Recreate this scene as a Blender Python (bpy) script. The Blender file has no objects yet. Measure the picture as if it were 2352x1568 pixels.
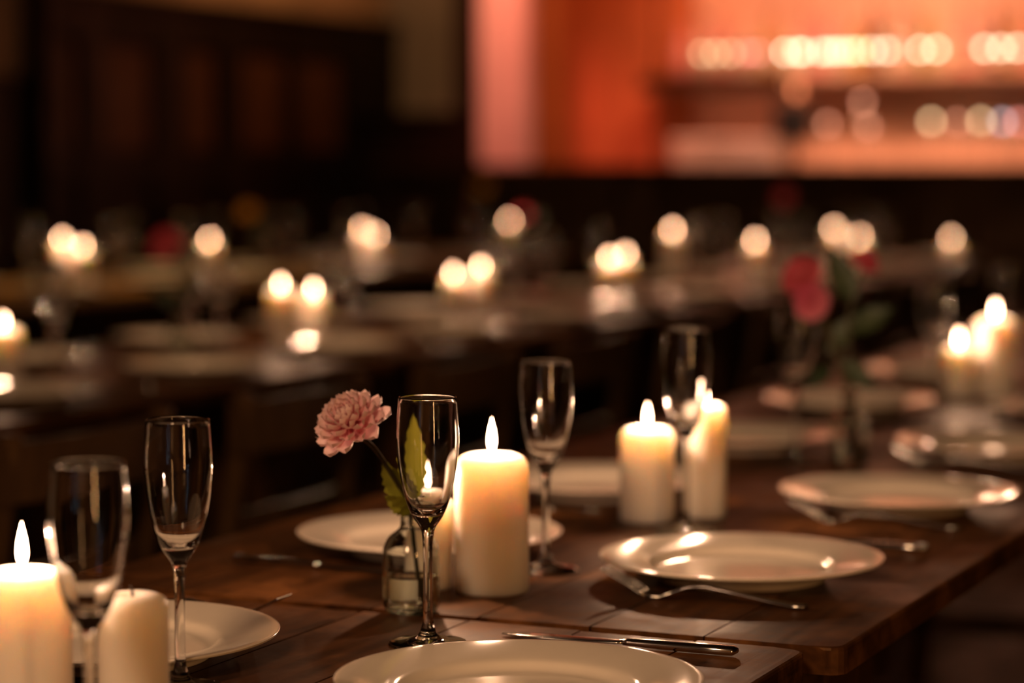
import bpy, bmesh, math, random
from mathutils import Vector, Matrix

random.seed(11)
sc = bpy.context.scene
COL = sc.collection
PI = math.pi

# ------------------------------------------------------------------ camera, world, exposure
cam = bpy.data.cameras.new('camera')
cam.lens = 85.0
cam.sensor_width = 36.0
cam.clip_start = 0.05
cam.dof.use_dof = True
cam.dof.focus_distance = 1.97
cam.dof.aperture_fstop = 2.6
cam_o = bpy.data.objects.new('camera', cam)
cam_o.location = (0, 0, 1.16)
cam_o.rotation_euler = (math.radians(90 - 4.356), 0, math.radians(24.4))
COL.objects.link(cam_o)
sc.camera = cam_o

sc.view_settings.view_transform = 'Standard'
sc.view_settings.look = 'None'
sc.view_settings.exposure = 0.0
sc.view_settings.gamma = 1.0
sc.view_settings.use_curve_mapping = False
cy = sc.cycles
cy.use_denoising = True
cy.max_bounces = 14
cy.diffuse_bounces = 3
cy.glossy_bounces = 5
cy.transmission_bounces = 12
cy.transparent_max_bounces = 16
cy.caustics_reflective = False
cy.caustics_refractive = False
cy.sample_clamp_indirect = 4.0
cy.use_adaptive_sampling = True
cy.adaptive_threshold = 0.02

world = bpy.data.worlds.new('world')
sc.world = world
world.use_nodes = True
world.node_tree.nodes['Background'].inputs[0].default_value = (0.35, 0.5, 1.0, 1)
world.node_tree.nodes['Background'].inputs[1].default_value = 0.0


def lamp(name, kind, loc, energy, color, size=0.05, rot=(0, 0, 0), parent=None, size_y=None, spot=None, blend=.5):
    l = bpy.data.lights.new(name, kind)
    l.energy = energy
    l.color = color
    if kind == 'AREA':
        l.shape = 'RECTANGLE'
        l.size = size
        l.size_y = size_y or size
    else:
        l.shadow_soft_size = size
    if kind == 'SPOT':
        l.spot_size = spot
        l.spot_blend = blend
    o = bpy.data.objects.new(name, l)
    o.location = loc
    o.rotation_euler = rot
    COL.objects.link(o)
    if parent:
        o.parent = parent
    return o


def aim(o, target):
    o.rotation_euler = (Vector(target) - o.location).to_track_quat('-Z', 'Y').to_euler()


# cool evening daylight through an assumed, unseen tall window behind the camera
lamp('window_daylight', 'AREA', (-1.15, -3.42, 1.28), 66, (0.62, 0.81, 1.0), .45, (PI / 2, 0, PI), size_y=2.2)
# assumed lamps over the bar, out of view
for n, loc, tgt, e, c, sp in (
        ('bar_spot_pillar', (-4.7, 9.6, 2.95), (-5.0, 11.0, 1.55), 150, (1.0, .20, .15), 40),
        ('bar_spot_red', (-4.35, 10.3, 2.95), (-4.65, 12.0, 1.5), 65, (1.0, .22, .08), 60),
        ('bar_spot_orange', (-3.5, 10.3, 2.95), (-3.6, 12.0, 1.5), 150, (1.0, .42, .24), 75),
        ('bar_spot_amber', (-2.4, 10.3, 2.95), (-2.7, 12.0, 1.5), 150, (1.0, .42, .23), 75),
        ('wall_washer', (-5.2, 10.4, 3.1), (-6.1, 11.0, 2.1), 62, (1.0, .50, .20), 150)):  # last one: unseen spot added to brighten the left wall plaster
    o = lamp(n, 'SPOT', loc, e, c, .06, spot=math.radians(sp), blend=.8)
    aim(o, tgt)
# assumed unseen amber panel at the right, added for orange streaks in the glasses
lamp('wall_lamp', 'AREA', (3.1, -1.5, 1.2), 60, (1.0, .46, .16), 1.9, (0, PI / 2, 0), size_y=.22)
# warm spots under the ceiling
o = lamp('hall_lamp_far', 'SPOT', (-4.6, 6.6, 3.2), 95, (1.0, .58, .20), .2, spot=math.radians(58), blend=.8)  # unseen lamp assumed over the far row to brighten it
aim(o, (-4.5, 6.9, .75))
for yy in (4.4, 7.4):  # unseen spots added to brighten the middle row
    o = lamp('hall_lamp_middle', 'SPOT', (-2.7, yy, 3.2), 48, (1.0, .55, .26), .2, spot=math.radians(62), blend=.8)
    aim(o, (-2.68, yy + .2, .75))
o = lamp('hall_lamp_front', 'SPOT', (-.45, -1.3, 2.7), 230, (1.0, .57, .30), .35, spot=math.radians(42), blend=.9)  # unseen warm fill added from behind the camera onto the front table
aim(o, (-.95, 2.3, .8))



# ------------------------------------------------------------------ materials
def new_mat(name):
    m = bpy.data.materials.new(name)
    m.use_nodes = True
    return m, m.node_tree.nodes, m.node_tree.links, m.node_tree.nodes['Principled BSDF']


def simple(name, col, rough=.5, metal=0, spec=.5, noise=0.0, scale=20, coat=0):
    m, n, l, b = new_mat(name)
    b.inputs['Base Color'].default_value = (*col, 1)
    b.inputs['Roughness'].default_value = rough
    b.inputs['Metallic'].default_value = metal
    b.inputs['Specular IOR Level'].default_value = spec
    b.inputs['Coat Weight'].default_value = coat
    if noise:
        tc = n.new('ShaderNodeTexCoord')
        t = n.new('ShaderNodeTexNoise')
        t.inputs['Scale'].default_value = scale
        t.inputs['Detail'].default_value = 4
        l.new(tc.outputs['Object'], t.inputs['Vector'])
        r = n.new('ShaderNodeValToRGB')
        r.color_ramp.elements[0].position = .3
        r.color_ramp.elements[1].position = .7
        r.color_ramp.elements[0].color = (*[c * (1 - noise) for c in col], 1)
        r.color_ramp.elements[1].color = (*[min(1, c * (1 + noise)) for c in col], 1)
        l.new(t.outputs['Fac'], r.inputs['Fac'])
        l.new(r.outputs['Color'], b.inputs['Base Color'])
    return m


def wood(name, dark, light, rough=(.3, .55), stretch=(60, 3, 60), worn=None):
    m, n, l, b = new_mat(name)
    tc = n.new('ShaderNodeTexCoord')
    oi = n.new('ShaderNodeObjectInfo')
    add = n.new('ShaderNodeVectorMath')
    add.operation = 'MULTIPLY_ADD'
    cmb = n.new('ShaderNodeCombineXYZ')
    for k in 'XYZ':
        l.new(oi.outputs['Random'], cmb.inputs[k])
    l.new(cmb.outputs[0], add.inputs[0])
    add.inputs[1].default_value = (7, 13, 5)
    l.new(tc.outputs['Object'], add.inputs[2])
    mp = n.new('ShaderNodeMapping')
    mp.inputs['Scale'].default_value = stretch
    l.new(add.outputs[0], mp.inputs['Vector'])
    t = n.new('ShaderNodeTexNoise')
    t.inputs['Scale'].default_value = 1
    t.inputs['Detail'].default_value = 6
    t.inputs['Distortion'].default_value = .6
    l.new(mp.outputs[0], t.inputs['Vector'])
    r = n.new('ShaderNodeValToRGB')
    r.color_ramp.elements[0].position = .3
    r.color_ramp.elements[1].position = .72
    r.color_ramp.elements[0].color = (*dark, 1)
    r.color_ramp.elements[1].color = (*light, 1)
    l.new(t.outputs['Fac'], r.inputs['Fac'])
    t2 = n.new('ShaderNodeTexNoise')
    t2.inputs['Scale'].default_value = 9
    t2.inputs['Detail'].default_value = 5
    t2.inputs['Roughness'].default_value = .65
    l.new(add.outputs[0], t2.inputs['Vector'])
    mr = n.new('ShaderNodeMapRange')
    mr.inputs['From Min'].default_value = .35
    mr.inputs['From Max'].default_value = .65
    mr.inputs['To Min'].default_value = rough[0]
    mr.inputs['To Max'].default_value = rough[1]
    l.new(t2.outputs['Fac'], mr.inputs['Value'])
    l.new(mr.outputs[0], b.inputs['Roughness'])
    b.inputs['Specular IOR Level'].default_value = .14
    b.inputs['Specular Tint'].default_value = (1, .62, .36, 1)
    col = r.outputs['Color']
    if worn:
        mx = n.new('ShaderNodeMixRGB')
        r2 = n.new('ShaderNodeValToRGB')
        r2.color_ramp.elements[0].position = .48
        r2.color_ramp.elements[1].position = .66
        r2.color_ramp.elements[0].color = (0, 0, 0, 1)
        r2.color_ramp.elements[1].color = (.75, .75, .75, 1)
        l.new(t2.outputs['Fac'], r2.inputs['Fac'])
        l.new(r2.outputs['Color'], mx.inputs['Fac'])
        l.new(col, mx.inputs['Color1'])
        mx.inputs['Color2'].default_value = (*worn, 1)
        col = mx.outputs['Color']
    l.new(col, b.inputs['Base Color'])
    bp = n.new('ShaderNodeBump')
    bp.inputs['Strength'].default_value = .25
    bp.inputs['Distance'].default_value = .002
    l.new(t.outputs['Fac'], bp.inputs['Height'])
    l.new(bp.outputs[0], b.inputs['Normal'])
    return m


M = {}
M['table'] = wood('table_wood', (.030, .012, .004), (.10, .039, .012), (.36, .6), worn=(.22, .090, .028))
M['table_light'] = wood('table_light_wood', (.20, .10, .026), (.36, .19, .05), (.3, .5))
M['table_side'] = wood('table_side_wood', (.04, .018, .008), (.10, .045, .018), (.4, .6))
M['chair'] = wood('chair_wood', (.03, .015, .006), (.07, .036, .013), (.35, .55), (20, 20, 6))
M['panel_dark'] = wood('dark_panelling', (.006, .004, .003), (.014, .009, .006), (.4, .6), (30, 30, 4))
M['panel_field'] = wood('panel_field_wood', (.05, .019, .008), (.09, .035, .014), (.35, .55), (30, 30, 4))
M['bar_front'] = wood('bar_front_wood', (.035, .018, .008), (.06, .032, .013), (.35, .55), (30, 30, 4))
M['bar_top'] = wood('bar_top_wood', (.03, .014, .007), (.06, .028, .012), (.3, .5), (3, 30, 30))
M['floor'] = wood('floor_wood', (.005, .003, .002), (.012, .007, .004), (.45, .65), (30, 2, 30))
M['plaster'] = simple('brown_plaster', (.34, .20, .11), .9, noise=.15, scale=3)
M['plaster_grey'] = simple('grey_plaster', (.24, .19, .15), .9, noise=.15, scale=3)
M['ceiling'] = simple('dark_ceiling', (.05, .035, .025), .9, noise=.2, scale=2)
M['red_wall'] = simple('red_wall', (.55, .17, .06), .8, noise=.25, scale=2.5)
M['amber_wall'] = simple('amber_wall', (.78, .48, .34), .7, noise=.15, scale=3)
M['pale_pillar'] = simple('pale_pillar', (.80, .62, .58), .8, noise=.06, scale=6)
M['black'] = simple('black_plastic', (.008, .008, .009), .4)
M['white_box'] = simple('pale_enamel', (.75, .62, .58), .4)
M['shelf'] = wood('shelf_wood', (.03, .012, .006), (.06, .025, .010), (.4, .6), (3, 30, 30))
M['steel'] = simple('polished_steel', (.62, .60, .58), .16, 1.0)
M['porcelain'] = simple('porcelain', (.82, .74, .62), .12, spec=.3, noise=.02, scale=30)
M['wick'] = simple('charred_wick', (.02, .014, .01), .9)
M['stem'] = simple('flower_stem', (.06, .05, .02), .5, noise=.3, scale=80)
M['leaf_dark'] = simple('leaf_dark_green', (.02, .04, .012), .5, noise=.3, scale=40)
M['crevice'] = simple('table_underside', (.012, .007, .004), .8)
M['label_paper'] = simple('label_paper', (.7, .6, .45), .7)


def translucent_mat(name, ramp_axis, c0, c1, amount, rough=.5):
    m, n, l, b = new_mat(name)
    tc = n.new('ShaderNodeTexCoord')
    sep = n.new('ShaderNodeSeparateXYZ')
    l.new(tc.outputs['Generated'], sep.inputs[0])
    ns = n.new('ShaderNodeTexNoise')
    ns.inputs['Scale'].default_value = 14
    l.new(tc.outputs['Generated'], ns.inputs['Vector'])
    ma = n.new('ShaderNodeMath')
    ma.operation = 'MULTIPLY_ADD'
    ma.inputs[1].default_value = .3
    l.new(ns.outputs['Fac'], ma.inputs[0])
    l.new(sep.outputs[ramp_axis], ma.inputs[2])
    r = n.new('ShaderNodeValToRGB')
    r.color_ramp.elements[0].position = .2
    r.color_ramp.elements[1].position = 1.05 if False else 1.0
    r.color_ramp.elements[0].color = (*c0, 1)
    r.color_ramp.elements[1].color = (*c1, 1)
    l.new(ma.outputs[0], r.inputs['Fac'])
    l.new(r.outputs['Color'], b.inputs['Base Color'])
    b.inputs['Roughness'].default_value = rough
    t = n.new('ShaderNodeBsdfTranslucent')
    l.new(r.outputs['Color'], t.inputs['Color'])
    mx = n.new('ShaderNodeMixShader')
    mx.inputs[0].default_value = amount
    l.new(b.outputs[0], mx.inputs[1])
    l.new(t.outputs[0], mx.inputs[2])
    l.new(mx.outputs[0], n['Material Output'].inputs[0])
    return m


def petal_mat(name, base, tip):
    return translucent_mat(name, 'Y', base, tip, .32, .6)


M['leaf'] = translucent_mat('leaf_green', 'Y', (.17, .19, .02), (.30, .30, .035), .3, .45)
M['petal'] = petal_mat('pink_petal', (.88, .32, .39), (.98, .74, .74))
M['petal_red'] = petal_mat('crimson_petal', (.66, .07, .12), (.88, .24, .30))
M['petal_pink'] = petal_mat('magenta_petal', (.74, .14, .26), (.92, .38, .48))
M['petal_yellow'] = petal_mat('yellow_petal', (.55, .28, .03), (.75, .45, .06))


def glass_mat(name, col, rough=0.0, ior=1.5):
    m = bpy.data.materials.new(name)
    m.use_nodes = True
    n, l = m.node_tree.nodes, m.node_tree.links
    n.clear()
    o = n.new('ShaderNodeOutputMaterial')
    g = n.new('ShaderNodeBsdfGlass')
    g.inputs['Color'].default_value = (*col, 1)
    g.inputs['Roughness'].default_value = rough
    g.inputs['IOR'].default_value = ior
    l.new(g.outputs[0], o.inputs[0])
    return m


M['glass'] = glass_mat('clear_glass', (1, 1, 1))
M['vase_glass'] = glass_mat('bottle_glass', (.97, .99, .97))
M['water'] = glass_mat('water', (.97, .98, .95), 0, 1.33)


def wax(name, col):
    m, n, l, b = new_mat(name)
    b.inputs['Base Color'].default_value = (*col, 1)
    b.inputs['Roughness'].default_value = .45
    b.inputs['Subsurface Weight'].default_value = 1.0
    b.inputs['Subsurface Radius'].default_value = (1.0, .86, .72)
    b.inputs['Subsurface Scale'].default_value = .030
    b.inputs['Specular IOR Level'].default_value = .3
    return m


M['wax'] = wax('cream_wax', (.95, .835, .745))


def emit(name, col, s, transparent=False, sample=True):
    m = bpy.data.materials.new(name)
    m.use_nodes = True
    n, l = m.node_tree.nodes, m.node_tree.links
    n.clear()
    o = n.new('ShaderNodeOutputMaterial')
    e = n.new('ShaderNodeEmission')
    e.inputs[0].default_value = (*col, 1)
    e.inputs[1].default_value = s
    if transparent:
        t = n.new('ShaderNodeBsdfTransparent')
        a = n.new('ShaderNodeAddShader')
        l.new(t.outputs[0], a.inputs[0])
        l.new(e.outputs[0], a.inputs[1])
        l.new(a.outputs[0], o.inputs[0])
    else:
        l.new(e.outputs[0], o.inputs[0])
    if not sample:
        m.cycles.emission_sampling = 'NONE'
    return m


M['flame'] = emit('candle_flame', (1.0, .54, .31), 27, True, False)
M['bulb_warm'] = emit('bulb_warm', (1.0, .78, .50), 13)  # glowing colours of the balls added for the bar glints
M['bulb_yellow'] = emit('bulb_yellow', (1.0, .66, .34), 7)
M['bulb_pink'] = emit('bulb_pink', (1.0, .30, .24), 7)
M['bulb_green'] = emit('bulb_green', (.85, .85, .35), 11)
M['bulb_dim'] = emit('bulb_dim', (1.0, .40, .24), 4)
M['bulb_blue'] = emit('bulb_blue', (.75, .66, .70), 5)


def bottle_mat(name, col, rough=.12):
    return simple(name, col, rough, 0, .6, coat=.8)


BOT = [bottle_mat('bottle_clear', (.75, .50, .40)), bottle_mat('bottle_amber', (.62, .33, .10)),
       bottle_mat('bottle_pink', (.85, .35, .32)), bottle_mat('bottle_dark', (.12, .03, .02)),
       bottle_mat('bottle_green', (.35, .38, .12)), bottle_mat('bottle_cream', (.85, .68, .48))]


# ------------------------------------------------------------------ mesh helpers
def mk(name, verts, faces, smooth=True, auto=None):
    me = bpy.data.meshes.new(name)
    me.from_pydata([tuple(v) for v in verts], [], faces)
    me.update()
    bm = bmesh.new()
    bm.from_mesh(me)
    bmesh.ops.recalc_face_normals(bm, faces=bm.faces)
    bm.to_mesh(me)
    bm.free()
    for p in me.polygons:
        p.use_smooth = smooth
    if auto is not None:
        me.set_sharp_from_angle(angle=math.radians(auto))
    return me


def put(name, me, mat=None, parent=None, loc=(0, 0, 0), rot=(0, 0, 0), scale=(1, 1, 1)):
    if mat is not None and not me.materials:
        me.materials.append(mat)
    o = bpy.data.objects.new(name, me)
    o.location = loc
    o.rotation_euler = rot
    o.scale = scale
    if parent:
        o.parent = parent
    COL.objects.link(o)
    return o


def tag(o, label=None, cat=None, group=None, kind=None):
    if label:
        o['label'] = label
    if cat:
        o['category'] = cat
    if group:
        o['group'] = group
    if kind:
        o['kind'] = kind
    return o


def empty(name, label, cat, loc, rot=0, group=None):
    o = bpy.data.objects.new(name, None)
    o.empty_display_size = .05
    o.location = loc
    o.rotation_euler = (0, 0, rot)
    COL.objects.link(o)
    return tag(o, label, cat, group)


def lathe(name, prof, seg=48, auto=None, closed=False):
    """prof: list of (r, z); r==0 ends become poles."""
    vs, rings, fs = [], [], []
    for r, z in prof:
        if r <= 1e-7:
            rings.append([len(vs)])
            vs.append((0, 0, z))
        else:
            k = len(vs)
            rings.append(list(range(k, k + seg)))
            vs += [(r * math.cos(2 * PI * i / seg), r * math.sin(2 * PI * i / seg), z) for i in range(seg)]
    pairs = list(zip(rings, rings[1:]))
    if closed:
        pairs.append((rings[-1], rings[0]))
    for a, b in pairs:
        if len(a) == 1 and len(b) == 1:
            continue
        for i in range(seg):
            j = (i + 1) % seg
            if len(a) == 1:
                fs.append((a[0], b[i], b[j]))
            elif len(b) == 1:
                fs.append((a[i], a[j], b[0]))
            else:
                fs.append((a[i], a[j], b[j], b[i]))
    return mk(name, vs, fs, True, auto)


def smooth_prof(pts, n=4):
    """Catmull-Rom through the profile points."""
    out = []
    P = [pts[0]] + list(pts) + [pts[-1]]
    for i in range(1, len(P) - 2):
        p0, p1, p2, p3 = P[i - 1], P[i], P[i + 1], P[i + 2]
        for k in range(n):
            t = k / n
            q = []
            for a in (0, 1):
                q.append(.5 * (2 * p1[a] + (p2[a] - p0[a]) * t + (2 * p0[a] - 5 * p1[a] + 4 * p2[a] - p3[a]) * t * t
                               + (3 * p1[a] - p0[a] - 3 * p2[a] + p3[a]) * t ** 3))
            out.append((max(0, q[0]), q[1]))
    out.append(pts[-1])
    return out


def box_mesh(name, sx, sy, sz, bev=.004, seg=2, z0=True):
    bm = bmesh.new()
    bmesh.ops.create_cube(bm, size=1)
    bmesh.ops.scale(bm, vec=(sx, sy, sz), verts=bm.verts)
    if z0:
        bmesh.ops.translate(bm, vec=(0, 0, sz / 2), verts=bm.verts)
    if bev:
        bmesh.ops.bevel(bm, geom=bm.edges[:], offset=bev, segments=seg, affect='EDGES', profile=.5)
    me = bpy.data.meshes.new(name)
    bm.to_mesh(me)
    bm.free()
    for p in me.polygons:
        p.use_smooth = False
    return me


def box(name, x0, x1, y0, y1, z0, z1, mat, parent=None, bev=.004, kind=None):
    me = box_mesh(name, abs(x1 - x0), abs(y1 - y0), abs(z1 - z0), bev)
    o = put(name, me, mat, parent, ((x0 + x1) / 2, (y0 + y1) / 2, min(z0, z1)))
    if kind:
        o['kind'] = kind
    return o


def tube(name, pts, rad, seg=8):
    """Swept tube with per-point radius."""
    vs, fs = [], []
    pts = [Vector(p) for p in pts]
    for i, p in enumerate(pts):
        d = (pts[min(i + 1, len(pts) - 1)] - pts[max(i - 1, 0)]).normalized()
        a = d.orthogonal().normalized() if i == 0 else (a - d * a.dot(d)).normalized()
        b = d.cross(a)
        r = rad[i] if isinstance(rad, (list, tuple)) else rad
        vs += [p + (a * math.cos(2 * PI * k / seg) + b * math.sin(2 * PI * k / seg)) * r for k in range(seg)]
    n = len(pts)
    for i in range(n - 1):
        for k in range(seg):
            j = (k + 1) % seg
            fs.append((i * seg + k, i * seg + j, (i + 1) * seg + j, (i + 1) * seg + k))
    fs.append(tuple(range(seg))[::-1])
    fs.append(tuple(range((n - 1) * seg, n * seg)))
    return mk(name, vs, fs)


def spline(pts, n=6):
    P = [Vector(p) for p in pts]
    P = [P[0] * 2 - P[1]] + P + [P[-1] * 2 - P[-2]]
    out = []
    for i in range(1, len(P) - 2):
        p0, p1, p2, p3 = P[i - 1:i + 3]
        for k in range(n):
            t = k / n
            out.append(.5 * (2 * p1 + (p2 - p0) * t + (2 * p0 - 5 * p1 + 4 * p2 - p3) * t * t
                             + (3 * p1 - p0 - 3 * p2 + p3) * t ** 3))
    out.append(P[-2])
    return out


ORD = ['nearest', 'second', 'third', 'fourth', 'fifth', 'sixth', 'seventh', 'eighth', 'ninth', 'tenth', 'eleventh',
       'twelfth', 'thirteenth', 'fourteenth', 'fifteenth', 'sixteenth', 'seventeenth', 'eighteenth', 'nineteenth',
       'twentieth', 'twenty-first', 'twenty-second', 'twenty-third', 'twenty-fourth', 'twenty-fifth']
ORD1 = ['first'] + ORD[1:]

# ------------------------------------------------------------------ the room
X0, X1, Y0, Y1, ZC = -6.2, 3.2, -3.5, 12.0, 3.3


def struct(o):
    o['kind'] = 'structure'
    return o


fl = struct(bpy.data.objects.new('floor', None))
COL.objects.link(fl)
nb = 47
bw = (X1 - X0) / nb
fme = box_mesh('floor_board', bw - .004, Y1 - Y0, .03, .002, 1)
fme.materials.append(M['floor'])
for i in range(nb):
    put('floor_board', fme, None, fl, (X0 + bw * (i + .5), (Y0 + Y1) / 2, -.03))
box('subfloor', X0, X1, Y0, Y1, -.08, -.03, M['crevice'], fl, 0)
struct(box('ceiling', X0, X1, Y0, Y1, ZC, ZC + .1, M['ceiling'], None, 0))
struct(box('wall_left', X0 - .15, X0, Y0, Y1, 0, ZC, M['plaster'], None, 0))
struct(box('wall_right', X1, X1 + .15, Y0, Y1, 0, ZC, M['plaster_grey'], None, 0))
# wall behind the bar: one painted wall, red stretch and amber stretch are panels in front of it
struct(box('wall_back', X0, X1, Y1, Y1 + .15, 0, ZC, M['plaster_grey'], None, 0))
# wall behind the camera with its assumed window
wf = struct(bpy.data.objects.new('wall_front', None))
COL.objects.link(wf)
wx0, wx1, wz0, wz1 = -1.8, -.5, .12, 2.5
for a in ((X0, wx0, 0, ZC), (wx1, X1, 0, ZC), (wx0, wx1, 0, wz0), (wx0, wx1, wz1, ZC)):
    box('wall_section', a[0], a[1], Y0 - .2, Y0, a[2], a[3], M['plaster'], wf, 0)
w1 = struct(bpy.data.objects.new('window_1', None))
COL.objects.link(w1)
for a in ((wx0, wx0 + .05, wz0, wz1), (wx1 - .05, wx1, wz0, wz1), (wx0, wx1, wz0, wz0 + .05), (wx0, wx1, wz1 - .05, wz1),
          (-1.17, -1.13, wz0, wz1)):
    box('frame', a[0], a[1], Y0 - .14, Y0 - .08, a[2], a[3], M['panel_dark'], w1, 0)
for a in ((wx0 + .05, -1.17), (-1.13, wx1 - .05)):
    box('pane', a[0], a[1], Y0 - .115, Y0 - .105, wz0 + .05, wz1 - .05, M['glass'], w1, 0)

# dark panelling along the left wall, five raised fields seen between black stiles
tw = struct(bpy.data.objects.new('trim_1', None))
COL.objects.link(tw)
pu = [(8.76, 8.94, 'a'), (9.12, 9.54, 'b'), (9.80, 10.11, 'c'), (10.32, 10.79, 'd'), (10.88, 11.39, 'e')]
box('backboard', X0, X0 + .03, 8.68, 12.0, 0, 1.88, M['panel_dark'], tw, .002)
edges = [8.68] + [v for p in pu for v in p[:2]] + [12.0]
for i in range(0, len(edges), 2):
    box('stile', X0 + .03, X0 + .07, edges[i], edges[i + 1], 0, 1.88, M['panel_dark'], tw, .003)
for a, b, _ in pu:
    box('rail', X0 + .03, X0 + .06, a, b, 1.68, 1.88, M['panel_dark'], tw, .003)
    box('rail', X0 + .03, X0 + .06, a, b, 1.06, 1.17, M['panel_dark'], tw, .003)
    box('rail', X0 + .03, X0 + .06, a, b, 0, .15, M['panel_dark'], tw, .003)
    box('field', X0 + .03, X0 + .042, a + .03, b - .03, 1.20, 1.65, M['panel_field'], tw, .004)
    box('field', X0 + .03, X0 + .042, a + .03, b - .03, .18, 1.03, M['panel_dark'], tw, .004)
box('cap_rail', X0, X0 + .09, 8.68, 12.0, 1.86, 1.90, M['panel_dark'], tw, .004)
# black low panelling this side of it
tw2 = struct(bpy.data.objects.new('trim_2', None))
COL.objects.link(tw2)
for k in range(16):
    box('board', X0, X0 + .03, 4.3 + k * .274, 4.3 + (k + 1) * .274 - .006, 0, 1.48, M['panel_dark'], tw2, .003)
box('cap_rail', X0, X0 + .05, 4.3, 8.68, 1.47, 1.50, M['panel_dark'], tw2, .004)
# black post in the panelling's near end
struct(box('trim_3', X0, X0 + .12, 8.60, 8.72, 0, ZC, M['panel_dark'], None, .004))
struct(box('baseboard_back', X0, -5.3, Y1 - .02, Y1, 0, .14, M['panel_dark'], None, .003))

# ------------------------------------------------------------------ the bar
cup = empty('low_cabinet', 'black cabinet against the grey wall left of the bar', 'cabinet', (-5.8, 11.72, 0))
box('carcass', -.33, .33, -.22, .26, .0, 1.36, M['panel_dark'], cup, .006)
for s in (-1, 1):
    d = box('door', s * .165 - .155, s * .165 + .155, -.245, -.222, .06, 1.32, M['panel_dark'], cup, .006)
    put('knob', lathe('knob', [(0, 0), (.008, .002), (.008, .01), (.014, .018), (.010, .026), (0, .028)], 12), M['steel'], d,
        (-s * .12, -.012, .65), (PI / 2, 0, 0))
box('top', -.35, .35, -.26, .27, 1.36, 1.40, M['panel_dark'], cup, .006)

bar = empty('bar_counter', 'long dark wooden bar counter below the bright back bar', 'bar counter', (-2.4, 10.35, 0))
nbp = 20
x_a, x_b = -5.35, .65
for k in range(nbp):
    a = x_a + (x_b - x_a) * k / nbp
    b = x_a + (x_b - x_a) * (k + 1) / nbp
    box('front_board', a + 2.4 + .004, b + 2.4 - .004, -.05, -.02, .10, 1.07, M['bar_front'], bar, .004)
box('carcass', x_a + 2.4, x_b + 2.4, -.02, .32, .0, 1.07, M['bar_front'], bar, .004)
box('kick_board', x_a + 2.4, x_b + 2.4, -.04, -.02, 0, .10, M['panel_dark'], bar, .002)
box('worktop', x_a + 2.38, x_b + 2.42, -.15, .36, 1.07, 1.125, M['bar_top'], bar, .012)
for k in range(7):
    put('bracket', box_mesh('bracket', .05, .09, .12, .006), M['bar_front'], bar, (-2.7 + k * .95, -.095, .95))

struct(box('trim_4', -5.165, -4.91, 10.98, 11.10, 0, ZC, M['pale_pillar'], None, .012))        # pale pillar
struct(box('trim_5', -5.34, -5.21, 11.05, 11.30, 0, ZC, M['panel_dark'], None, .006))         # black post at its side
# red panelled wall right of the pillar
rw = struct(bpy.data.objects.new('trim_6', None))
COL.objects.link(rw)
for k in range(4):
    box('wall_board', -5.40 + k * .21, -5.40 + (k + 1) * .21 - .005, 11.88, 11.92, 0, ZC, M['red_wall'], rw, .003)
# amber panelled wall of the back bar
aw = struct(bpy.data.objects.new('trim_7', None))
COL.objects.link(aw)
for k in range(9):
    a = -4.35 + k * .56
    box('wall_board', a + .003, a + .557, 11.9, 11.94, 0, ZC - .1, M['amber_wall'], aw, .003)
box('wall_board', -4.55, -4.353, 11.9, 11.935, 0, ZC - .1, M['red_wall'], aw, .003)
for k in range(4):
    a = -4.55 + k * 1.3
    c = empty('back_cabinet', 'dark closed cabinet under the back bar worktop, %s from the pillar' % ORD1[k], 'cabinet', (a + .65, 11.7, 0), 0, 'cabinets under the back bar worktop')
    box('carcass', -.645, .645, -.16, .2, 0, .98, M['bar_front'], c, .004)
    for q in (-1, 1):
        d = box('door', q * .32 - .31, q * .32 + .31, -.182, -.161, .08, .96, M['bar_front'], c, .005)
        put('knob', lathe('knob', [(0, 0), (.008, .002), (.008, .01), (.014, .018), (.010, .026), (0, .028)], 12), M['steel'], d, (-q * .24, -.010, .5), (PI / 2, 0, 0))
tag(box('back_worktop', -4.58, .68, 11.48, 11.9, .98, 1.02, M['bar_top'], None, .006), 'dark worktop of the back bar under the bottle shelf', 'worktop')
tag(box('thick_shelf', -4.53, -3.75, 11.56, 11.9, 1.50, 1.575, M['shelf'], None, .004), 'dark thick shelf left of the bottle row, above the pale box', 'shelf')
bs = tag(box('bottle_shelf', -3.745, .6, 11.60, 11.9, 1.55, 1.575, M['amber_wall'], None, .004), 'thin amber shelf carrying the lit row of bottles', 'shelf')
for xx in (-3.72, -2.2, -.7):
    box('shelf_bracket', xx + 1.5725 - .012, xx + 1.5725 + .012, -.12, .148, -.09, -.001, M['amber_wall'], bs, .003)
# strips added under the shelves to brighten the wall and box below
lamp('shelf_lamp', 'AREA', (-3.0, 11.60, 1.54), 9, (1.0, .42, .22), 1.5, (-.5, 0, 0), size_y=.05)
lamp('shelf_lamp', 'AREA', (-4.13, 11.58, 1.495), 3.2, (1.0, .36, .22), .7, (-.45, 0, 0), size_y=.05)

# pale boxes, the dark till and bottles on the back bar
ib = empty('ice_box', 'pale enamel box under the dark thick shelf of the back bar', 'ice box', (-4.09, 11.68, 1.02))
box('body', -.26, .26, -.12, .12, 0, .19, M['white_box'], ib, .012)
box('lid', -.265, .265, -.125, .125, .192, .235, M['white_box'], ib, .012)
put('handle', tube('handle', spline([(-.07, 0, 0), (-.06, -.025, .004), (.06, -.025, .004), (.07, 0, 0)]), .005), M['steel'], ib, (0, -.122, .215))
till = empty('till', 'black till screen on a stand beside the pale box', 'till', (-3.715, 11.56, 1.02))
box('base', -.07, .07, -.07, .07, 0, .02, M['black'], till, .006)
box('neck', -.015, .015, -.01, .01, .02, .27, M['black'], till, .004)
sc_ = box('screen', -.095, .095, -.014, .014, .22, .41, M['black'], till, .008)
sc_.rotation_euler = (-.15, 0, .1)

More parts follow.
